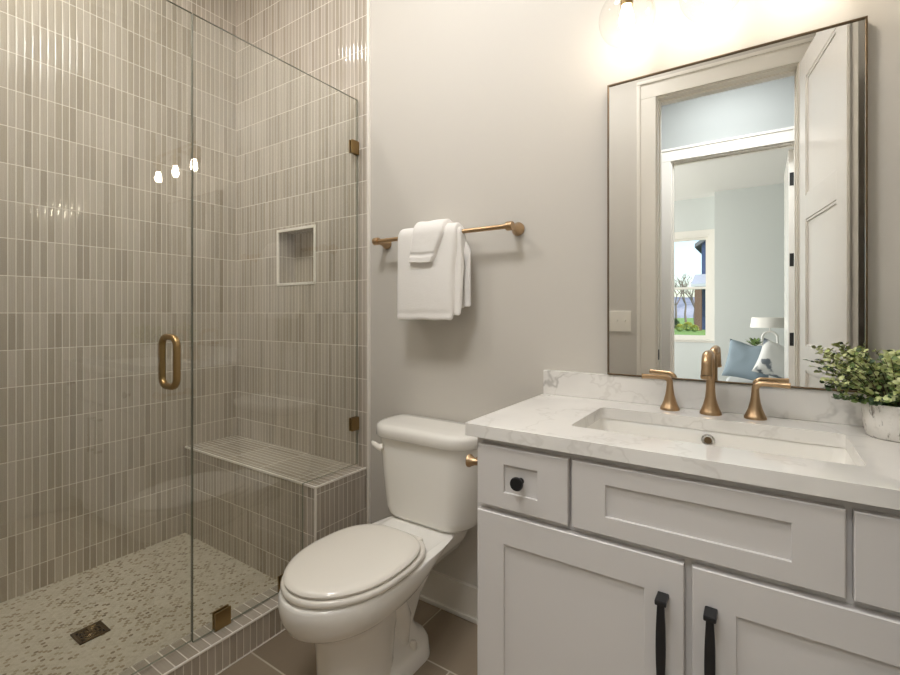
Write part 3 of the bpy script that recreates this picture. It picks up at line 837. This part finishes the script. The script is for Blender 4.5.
# ------------------------------------------------------------------ plant on the counter
PX, PY = .246, 1.385
T = thing('potted_plant', 'small leafy green plant in a whitewashed pot on the countertop', 'plant', (PX, PY, CT))
bm = B(); lathe(bm, [(0, CT+.0005), (.048, CT+.0005), (.053, CT+.004), (.0575, CT+.03), (.0605, CT+.07), (.0605, CT+.076), (.0575, CT+.0765), (.056, CT+.070), (.055, CT+.060), (0, CT+.060)], (PX, PY, 0), n=48)
obj('pot', bm, M['pot'], T, smooth=50)
bm = B(); lathe(bm, [(0, CT+.0605), (.054, CT+.0605), (.054, CT+.064), (.03, CT+.068), (0, CT+.069)], (PX, PY, 0), n=24); obj('soil', bm, M['soil'], T)
bs, bl = B(), B()
rng = random.Random(21)
def leaf_shape(bm, p, d, up, ln, wd, mi):
    d = d.normalized(); s = d.cross(up)
    if s.length < 1e-3: s = Vector((1, 0, 0))
    s.normalize(); nrm = s.cross(d)
    rows = [(0, .05), (.25, .75), (.55, 1.0), (.82, .68), (1.0, .08)]
    vl = []
    for t_, w_ in rows:
        c_ = p+d*(ln*t_)+nrm*(-.22*ln*t_*t_)
        vl.append([bm.verts.new(c_-s*(wd*w_*.5)+nrm*(.12*wd*w_)), bm.verts.new(c_), bm.verts.new(c_+s*(wd*w_*.5)+nrm*(.12*wd*w_))])
    for a, b in zip(vl[:-1], vl[1:]):
        for k in (0, 1):
            f = bm.faces.new((a[k], a[k+1], b[k+1], b[k])); f.material_index = mi
for i in range(120):
    a = rng.uniform(0, 2*PI); q = math.sqrt(rng.random())
    r0 = .03*q
    b0 = Vector((PX+r0*math.cos(a), PY+r0*math.sin(a)*.9, CT+.064))
    out = .122*q*rng.uniform(.7, 1.05); hgt = rng.uniform(.055, .150)*(1.05-.25*q)
    if i % 6 == 0: hgt *= .25; out = .085
    b2 = b0+Vector((out*math.cos(a), out*math.sin(a)*.55, hgt))
    if b2.y > 1.455: b2.y = 1.455-rng.random()*.02
    b1 = (b0+b2)/2+Vector((0, 0, hgt*.35))-Vector((out*math.cos(a), out*math.sin(a), 0))*.12
    P = [b0*(1-t)**2+b1*2*t*(1-t)+b2*t*t for t in [k/8 for k in range(9)]]
    tube(bs, P, [.0014-.0009*k/8 for k in range(9)], 5)
    for k in range(1, 9):
        tdir = (P[k]-P[k-1]).normalized()
        for j in range(3 if k > 2 else 2):
            an = rng.uniform(0, 2*PI)
            per = Vector((math.cos(an), math.sin(an), rng.uniform(-.2, .7)))
            d = (per-tdir*per.dot(tdir)*.4 + tdir*.5)
            u = rng.random(); tipy = .38+.35*k/8
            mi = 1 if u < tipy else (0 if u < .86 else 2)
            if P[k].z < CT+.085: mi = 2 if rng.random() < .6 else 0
            pos = P[k]-(P[k]-P[k-1])*rng.random()
            if pos.y > 1.462: pos.y = 1.462
            leaf_shape(bl, pos, d, Vector((rng.uniform(-.9, .7), rng.uniform(-1.3, .2), rng.uniform(.2, 1))), rng.uniform(.0095, .0145), rng.uniform(.0080, .0115), mi)
for v in bl.verts:
    if v.co.y > 1.474: v.co.y = 1.474
obj('stems', bs, M['stem'], T)
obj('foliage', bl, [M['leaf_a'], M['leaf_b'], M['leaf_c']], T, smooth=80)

# ------------------------------------------------------------------ switch plate on the front wall (seen in the mirror)
T = thing('light_switch', 'white multi-gang toggle switch plate beside the doorway, reflected in the mirror', 'light switch', (-.735, YF, 1.10))
bm = B(); box(bm, -.815, -.655, YF-.0005, YF+.006, 1.037, 1.163, .0025); obj('plate', bm, M['plate'], T)
for k in range(3):
    x = -.735+(k-1)*.046
    bm = B(); box(bm, x-.0055, x+.0055, YF+.005, YF+.007, 1.087, 1.113); box(bm, x-.004, x+.004, YF+.005, YF+.017, 1.099, 1.111, .001); obj('toggle', bm, M['plate'], T)

# ------------------------------------------------------------------ bathroom door leaf, opened into the room
hx, hy_ = DX1-.004, YF+.006
D = thing('door_1', 'tall white panelled bathroom door standing open, reflected in the mirror', 'door')
D['kind'] = 'structure'
D.location = (hx, hy_, .012); D.rotation_euler = (0, 0, math.atan2(.986, .165))
bpy.context.view_layer.update()
MW = Matrix.Translation(D.location) @ D.rotation_euler.to_matrix().to_4x4()
DW, DH, DT = .660, 2.395, .035
def local(bm): bm.transform(MW); return bm
bm = B()
box(bm, 0, DW, -DT+.0085, -.0085, .01, DH)
st = .115
box(bm, 0, st, -DT, 0, 0, DH, .0015); box(bm, DW-st, DW, -DT, 0, 0, DH, .0015)
for za, zb in ((0, .235), (.86, .975), (1.59, 1.705), (2.28, DH)): box(bm, st-.001, DW-st+.001, -DT, 0, za, zb, .0015)
for za, zb in ((.235, .86), (.975, 1.59), (1.705, 2.28)):     # bead around each panel
    for yy in ((-.0095, -.003), (-DT+.003, -DT+.0095)):
        box(bm, st, st+.012, yy[0], yy[1], za, zb, .002); box(bm, DW-st-.012, DW-st, yy[0], yy[1], za, zb, .002)
        box(bm, st, DW-st, yy[0], yy[1], za, za+.012, .002); box(bm, st, DW-st, yy[0], yy[1], zb-.012, zb, .002)
obj('door_leaf', local(bm), M['door_paint'], D)
T = thing('strike_plate', 'small dark strike plate on the left jamb of the bathroom doorway', 'strike plate', (DX0+.012, YF-.02, .905))
bm = B(); box(bm, DX0+.0125, DX0+.0150, YF-.032, YF-.004, .875, .935, .0005); obj('plate', bm, M['black'], T)
bm = B(); box(bm, DX0+.0148, DX0+.0156, YF-.026, YF-.012, .893, .917); obj('latch_hole', bm, M['rubber_dark'], T)

# ------------------------------------------------------------------ hall
HX0, HX1 = -2.6, 1.6
H2 = -1.30
bm = B(); box(bm, HX0, HX1, H2-.12, -.02, -.1, -.0005); struct('floor_hall', bm, M['wood_floor'], 'hall floor outside the bathroom', 'floor')
bm = B(); box(bm, HX0, HX1, H2-.12, -.10, ZC, ZC+.1); struct('ceiling_hall', bm, M['ceiling'], 'white hall ceiling', 'ceiling')
bm = B(); box(bm, HX0-.1, HX0, H2, -.10, 0, ZC); struct('wall_hall_left', bm, M['hall_wall'], 'left end wall of the hall', 'wall')
bm = B(); box(bm, HX1, HX1+.1, H2, -.10, 0, ZC); struct('wall_hall_right', bm, M['hall_wall'], 'right end wall of the hall', 'wall')
bm = B(); box(bm, XR, HX1, -.10, -.0, 0, ZC); box(bm, HX0, XL, -.10, -.0, 0, ZC); struct('wall_hall_near', bm, M['hall_wall'], 'hall wall beside the bathroom', 'wall')
EX0, EX1 = -.635, .219
bm = B()
for a in ((HX0-.1-1.5, EX0, 0, ZC), (EX1, HX1+1.5, 0, ZC), (EX0, EX1, DZ, ZC)): box(bm, a[0], a[1], H2-.12, H2, a[2], a[3])
struct('wall_hall_back', bm, M['hall_wall'], 'pale hall wall around the bedroom doorway, seen in the mirror', 'wall')
casing('trim_4', EX0, EX1, DZ, H2, 1, 'white casing around the bedroom doorway, reflected in the mirror', jamb=(H2-.12, H2))
D2 = thing('door_2', 'bedroom door swung open into the bedroom with black hinges', 'door', (EX1, H2-.12, 0)); D2['kind'] = 'structure'
dl = H2-.125
bm = B(); box(bm, .169, .204, dl-.78, dl, .012, 2.40, .0015); obj('door_leaf', bm, M['door_paint'], D2)
for z in (.28, .95, 1.555, 2.17):
    bm = B(); box(bm, .176, .2035, dl-.0005, dl+.002, z-.05, z+.05, .0005); tube(bm, [(.2075, dl+.003, z-.05), (.2075, dl+.003, z+.05)], .0045, 10); hg = obj('hinge', bm, M['black'], D2); hg['label'] = 'black hinge'

# ------------------------------------------------------------------ bedroom
BY0, BY1 = -5.70, -5.40
bm = B(); box(bm, -4.1, 3.1, BY0-.15, H2-.12, -.1, -.0005); struct('floor_bedroom', bm, M['carpet'], 'grey bedroom carpet', 'floor')
bm = B(); box(bm, -4.1, 3.1, BY0-.15, H2-.12, ZC, ZC+.1); struct('ceiling_bedroom', bm, M['ceiling'], 'white bedroom ceiling', 'ceiling')
bm = B(); box(bm, 3.0, 3.1, BY0, H2-.12, 0, ZC); struct('wall_bedroom_right', bm, M['bed_wall'], 'right bedroom wall', 'wall')
bm = B()
for a in ((BY0, -4.35, 0, ZC), (-2.45, H2-.12, 0, ZC), (-4.35, -2.45, 0, .6), (-4.35, -2.45, 2.55, ZC)): box(bm, -4.1, -4.0, a[0], a[1], a[2], a[3])  # side opening is unseen, added for the bedroom fill light
struct('wall_bedroom_left', bm, M['bed_wall'], 'left bedroom wall with an added opening at the fill light', 'wall')
bm = B(); box(bm, -.615, 3.0, BY0-.12, BY1, 0, ZC); struct('wall_bedroom_back', bm, M['bed_wall'], 'pale blue-grey bedroom wall behind the lamp, seen in the mirror', 'wall')
WX0, WX1, WZ0, WZ1 = -1.62, -.705, .715, 2.43
bm = B()
for a in ((-4.0, WX0, 0, ZC), (WX1, -.615, 0, ZC), (WX0, WX1, 0, WZ0), (WX0, WX1, WZ1, ZC)): box(bm, a[0], a[1], BY0-.12, BY0, a[2], a[3])
struct('wall_bedroom_window', bm, M['bed_wall'], 'pale bedroom wall holding the tall window, seen in the mirror', 'wall')
Wn = thing('window_1', 'tall white double-hung bedroom window reflected in the mirror', 'window', (-1.16, BY0, WZ0)); Wn['kind'] = 'structure'
bm = B(); c = .085
for a in ((WX0-c, WX0+.001, WZ0-.05, WZ1-.001), (WX1-.001, WX1+c-.001, WZ0-.05, WZ1-.001), (WX0-c, WX1+c-.001, WZ1-.001, WZ1+c), (WX0+.001, WX1-.001, WZ0-.05, WZ0-.022)): box(bm, a[0], a[1], BY0-.001, BY0+.018, a[2], a[3])
box(bm, WX0-c-.02, WX1+c-.001, BY0-.001, BY0+.04, WZ0-.022, WZ0, .003)
for a in ((WX0+.001, WX0+.03, WZ0+.001, WZ1-.001), (WX1-.03, WX1-.001, WZ0+.001, WZ1-.001), (WX0+.03, WX1-.03, WZ0+.001, WZ0+.03), (WX0+.03, WX1-.03, WZ1-.03, WZ1-.001)): box(bm, a[0], a[1], BY0-.11, BY0-.002, a[2], a[3])
obj('frame', bm, M['trim'], Wn)
zm = 1.565
for za, zb, y in ((zm-.02, WZ1-.03, BY0-.085), (WZ0+.03, zm+.02, BY0-.050)):
    bm = B(); s = .035
    for a in ((WX0+.03, WX0+.03+s, za, zb), (WX1-.03-s, WX1-.03, za, zb), (WX0+.03+s, WX1-.03-s, za, za+s), (WX0+.03+s, WX1-.03-s, zb-s, zb)): box(bm, a[0], a[1], y-.015, y+.015, a[2], a[3])
    sh = obj('sash', bm, M['trim'], Wn)
    bm = B(); box(bm, WX0+.06, WX1-.06, y-.003, y+.003, za+.03, zb-.03); obj('pane', bm, M['pane'], sh, smooth=None)

# bed, pillows, table, lamp
T = thing('bed', 'low pale bed in the bedroom carrying the pillows, seen in the mirror', 'bed', (.55, -3.0, 0))
bm = B(); box(bm, -.36, 1.5, -3.75, -2.2, .06, .22, .02); obj('base', bm, M['bed_cloth'], T)
for x in (-.30, 1.44):
    for y in (-3.69, -2.26):
        bm = B(); box(bm, x-.03, x+.03, y-.03, y+.03, 0, .07); obj('leg', bm, M['brown_post'], T)
bm = B(); box(bm, -.36, 1.5, -3.75, -2.2, .22, .372, .05, 4); obj('mattress', bm, M['bed_cloth'], T)
def pillow(name, c, w, h, th, rz, lean, mat, label, twist=0.0):
    bm = B(); n = 18; top, bot = [], []
    for s, st_ in ((1, top), (-1, bot)):
        for i in range(n+1):
            row = []
            for j in range(n+1):
                u, v = i/n*2-1, j/n*2-1
                k = max(0, (1-u**4)*(1-v**4))**.55
                px_ = u*w/2*(1-.10*(1-v*v)*abs(u)**3*0+-.0)*(1-.07*(1-abs(v)**2)); pz = v*h/2*(1-.10*(1-u*u))
                if v > .2: pz -= .06*h*math.exp(-(u*3)**2)*(v-.2)      # chopped top
                yy = s*th/2*k + noise.noise(Vector((u*2.1, v*2.1, s+twist)))*.012*k
                row.append(bm.verts.new((px_, yy, pz)))
            st_.append(row)
    for st_ in (top, bot):
        for i in range(n):
            for j in range(n): bm.faces.new((st_[i][j], st_[i+1][j], st_[i+1][j+1], st_[i][j+1]))
    bmesh.ops.remove_doubles(bm, verts=bm.verts, dist=1e-5)
    Mx = Matrix.Translation(Vector(c)) @ Matrix.Rotation(rz, 4, 'Z') @ Matrix.Rotation(lean, 4, 'X') @ Matrix.Rotation(twist, 4, 'Y')
    bm.transform(Mx)
    o = obj(name, bm, mat, None, smooth=80, origin=c); tag(o, label, 'pillow'); return o
pillow('pillow', (-.125, -3.17, .615), .47, .44, .17, R(18), R(14), M['blue_cloth'], 'blue cushion propped on the bed, left of the printed one in the mirror', .12)
pillow('pillow', (.20, -2.97, .63), .50, .40, .16, R(-12), R(22), M['print_cloth'], 'white and grey printed cushion beside the blue one in the mirror', .36)
T = thing('side_table', 'small pale side table under the lamp in the bedroom', 'table', (.09, -4.6, 0))
bm = B(); lathe(bm, [(0, .600), (.26, .600), (.265, .612), (.26, .624), (0, .624)], (.09, -4.6, 0), n=40); obj('table_top', bm, M['trim'], T)
for k in range(3):
    a = R(30+120*k); bm = B(); tube(bm, [(.09+.15*math.cos(a), -4.6+.15*math.sin(a), .602), (.09+.21*math.cos(a), -4.6+.21*math.sin(a), .001)], [.018, .012], 12); obj('leg', bm, M['trim'], T)
T = thing('table_lamp', 'white table lamp with drum shade and looped base in the bedroom', 'lamp', (.09, -4.6, .625))
bm = B(); lathe(bm, [(.225, .955), (.205, 1.09), (.203, 1.09), (.223, .955)], (.09, -4.6, 0), n=48, cap=False); obj('lamp_shade', bm, M['shade'], T, smooth=60)
bm = B(); lathe(bm, [(0, .6245), (.07, .6245), (.07, .64), (0, .645)], (.09, -4.6, 0), n=30)
tube(bm, [(.09-.09, -4.6, .64)]+[(.09+.085*math.cos(a), -4.6, .815+.085*math.sin(a)) for a in [PI-i*PI/12 for i in range(13)]]+[(.09+.085, -4.6, .72), (.09+.05, -4.6, .66), (.09, -4.6, .64)], .014, 12)
tube(bm, [(.09-.088, -4.6, .64), (.09-.03, -4.6, .64)], .014, 12)
tube(bm, [(.09, -4.6, .895), (.09, -4.6, 1.0)], .007, 10)
obj('lamp_base', bm, M['porcelain'], T, smooth=60)
T = thing('leafy_plant', 'green leafy sprig in a small vase behind the blue cushion', 'plant', (-.075, -4.43, .625))
bm = B(); lathe(bm, [(0, .6245), (.03, .6245), (.04, .66), (.032, .70), (.024, .715), (.022, .715), (.02, .70), (0, .66)], (-.075, -4.43, 0), n=24); obj('vase', bm, M['porcelain'], T)
bm = B()
for k in range(26):
    a = rng.uniform(0, 2*PI); e = rng.uniform(.3, 1.2)
    d = Vector((math.cos(a)*math.cos(e), math.sin(a)*math.cos(e), math.sin(e)))
    leaf_shape(bm, Vector((-.075, -4.43, .70))+d*rng.uniform(.0, .05), d, Vector((0, 0, 1)), rng.uniform(.08, .13), .035, rng.choice((0, 0, 1)))
obj('foliage', bm, [M['bush_g'], M['leaf_a']], T, smooth=80)

# unseen round fittings, added to go with the ceiling fill lights
for nm, lb, x, y, r_ in (('added_fill_fitting', 'added round fill light fitting on the hall ceiling', -.25, -.60, .2), ('added_fill_fitting', 'added wide round fill light fitting on the bathroom ceiling', -.80, .45, .26), ('added_fill_fitting', 'added small round fill light fitting above the shower', -1.98, .30, .08)):
    T = thing(nm, lb, 'fill light fitting', (x, y, ZC))
    bm = B(); lathe(bm, [(r_, ZC-.0005), (r_+.02, ZC-.0005), (r_+.02, ZC-.008), (r_, ZC-.012), (r_, ZC-.0005)], (x, y, 0), n=36, cap=False); obj('trim_ring', bm, M['trim'], T)
    bm = B(); lathe(bm, [(0, ZC-.008), (r_-.001, ZC-.008), (r_-.001, ZC-.003), (0, ZC-.003)], (x, y, 0), n=36); obj('lens', bm, M['lens'], T)

# ------------------------------------------------------------------ outside the bedroom window
GZ = -.12
bm = B(); box(bm, -90, 70, -130, BY0-.2, GZ-.2, GZ); o = obj('lawn', bm, M['grass'], None, smooth=None); tag(o, 'green lawn outside the bedroom window', 'lawn', kind='stuff')
bm = B(); n = 60; F = []
for i in range(n+1):
    x = -220+440*i/n
    hgt = 9+5*noise.noise(Vector((x*.02, 3, 0)))+3*noise.noise(Vector((x*.07, 8, 0)))
    F.append([(x, -190, GZ-3), (x, -200, hgt*.5), (x, -225, hgt), (x, -270, hgt*1.15), (x, -330, GZ-3)])
loft(bm, F, closed=True); o = obj('hills', bm, M['hill'], None, smooth=80); tag(o, 'distant wooded hills beyond the lawn outside the window', 'hill'); o['kind'] = 'structure'
T = thing('house', 'navy neighbouring house with grey gable and porch, outside the bedroom window', 'house', (0, -41, GZ))
hy0 = -37.0; hx0 = -3.80
bm = B(); hw = 9.0
prof = [(hx0, GZ), (hx0+hw, GZ), (hx0+hw, 6.4), (hx0+hw/2, 9.6), (hx0, 6.4)]
loft(bm, [[(x, hy0, z) for x, z in prof], [(x, hy0-9, z) for x, z in prof]]); obj('wall', bm, M['navy'], T, smooth=None)
bm = B(); sl = 3.2/(hw/2)
for s, xa in ((1, hx0), (-1, hx0+hw)):
    x0_ = xa-s*.42; x1_ = hx0+hw/2
    z0_ = 6.4-.42*sl; z1_ = 9.6
    loft(bm, [[(x0_, y, z0_), (x1_, y, z1_), (x1_, y, z1_+.28), (x0_, y, z0_+.28)] for y in (hy0+.5, hy0-9.4)])
obj('roof', bm, M['roof'], T, smooth=None)
bm = B(); loft(bm, [[(x, hy0+2.4, 3.05), (x, hy0+2.4, 3.25), (x, hy0, 4.1), (x, hy0, 3.9)] for x in (hx0-.45, hx0+hw*.7)]); obj('porch_roof', bm, M['porch_roof'], T, smooth=None)
for x in (hx0-.02, hx0+2.6):
    bm = B(); box(bm, x-.22, x+.22, hy0+1.8, hy0+2.24, GZ, 3.1, .01); obj('porch_post', bm, M['brown_post'], T)
def bush(x, y, r_, mat, mat2, label, seed):
    rg = random.Random(seed); bm = B()
    sphere(bm, (x, y, GZ+r_*.55), r_*.62, 14, 10, (1, 1, .8), 1)
    for k in range(420):
        a = rg.uniform(0, 2*PI); e = rg.uniform(-.1, PI/2)
        d = Vector((math.cos(a)*math.cos(e), math.sin(a)*math.cos(e), math.sin(e)))
        leaf_shape(bm, Vector((x, y, GZ+r_*.5))+d*r_*rg.uniform(.55, .75), d+Vector((rg.uniform(-.6, .6), rg.uniform(-.6, .6), rg.uniform(-.3, .6))), Vector((0, 0, 1)), r_*.26, r_*.14, 0)
    o = obj('shrub', bm, [mat, mat2], None, smooth=80, origin=(x, y, GZ)); tag(o, label, 'shrub', 'shrubs on the lawn')
def wx(px, yp):      # x of a point seen in the mirror at picture column px and folded depth yp
    u = px-450; return (-258.8+.83*u)/(385.1+.5577*u)*yp
bush(wx(683, 36), 3-34.6, .38, M['bush_y'], M['bush_g'], 'round yellow-green shrub furthest from the navy house', 1)
bush(wx(690, 37), 3-36.0, .46, M['bush_y'], M['bush_g'], 'largest yellow shrub in the middle of the row outside', 2)
bush(wx(696.5, 36), 3-34.9, .34, M['bush_y'], M['bush_g'], 'yellow shrub nearest the brown porch post', 3)
bush(wx(673.5, 42), 3-42, .6, M['bush_g'], M['leaf_c'], 'dark green shrub behind the yellow ones', 4)
def tree(x, y, h, seed, label):
    rg = random.Random(seed); T = thing('bare_tree', label, 'tree', (x, y, GZ), 'bare trees before the hills')
    bm = B()
    def grow(p, d, l, r_, lev):
        q = p+d*l; tube(bm, [p, (p+q)/2+Vector((rg.uniform(-1, 1), rg.uniform(-1, 1), 0))*l*.05, q], [r_, r_*.85, r_*.65], 6)
        if lev == 0: return
        for _ in range(3):
            dd = (d+Vector((rg.uniform(-.8, .8), rg.uniform(-.8, .8), rg.uniform(-.1, .5)))).normalized()
            grow(q, dd, l*rg.uniform(.55, .8), r_*.6, lev-1)
    grow(Vector((x, y, GZ+.03)), Vector((0, 0, 1)), h*.35, h*.022, 4)
    obj('trunk_and_branches', bm, M['bark'], T)
for i, (px, yp, h, lb) in enumerate(((676, 60, 6.0, 'bare tree at the left of the window view'), (686, 66, 6.5, 'bare tree in the middle of the window view'), (695, 58, 5.0, 'bare tree beside the navy house'))):
    tree(wx(px, yp), 3-yp, h, 30+i, lb)
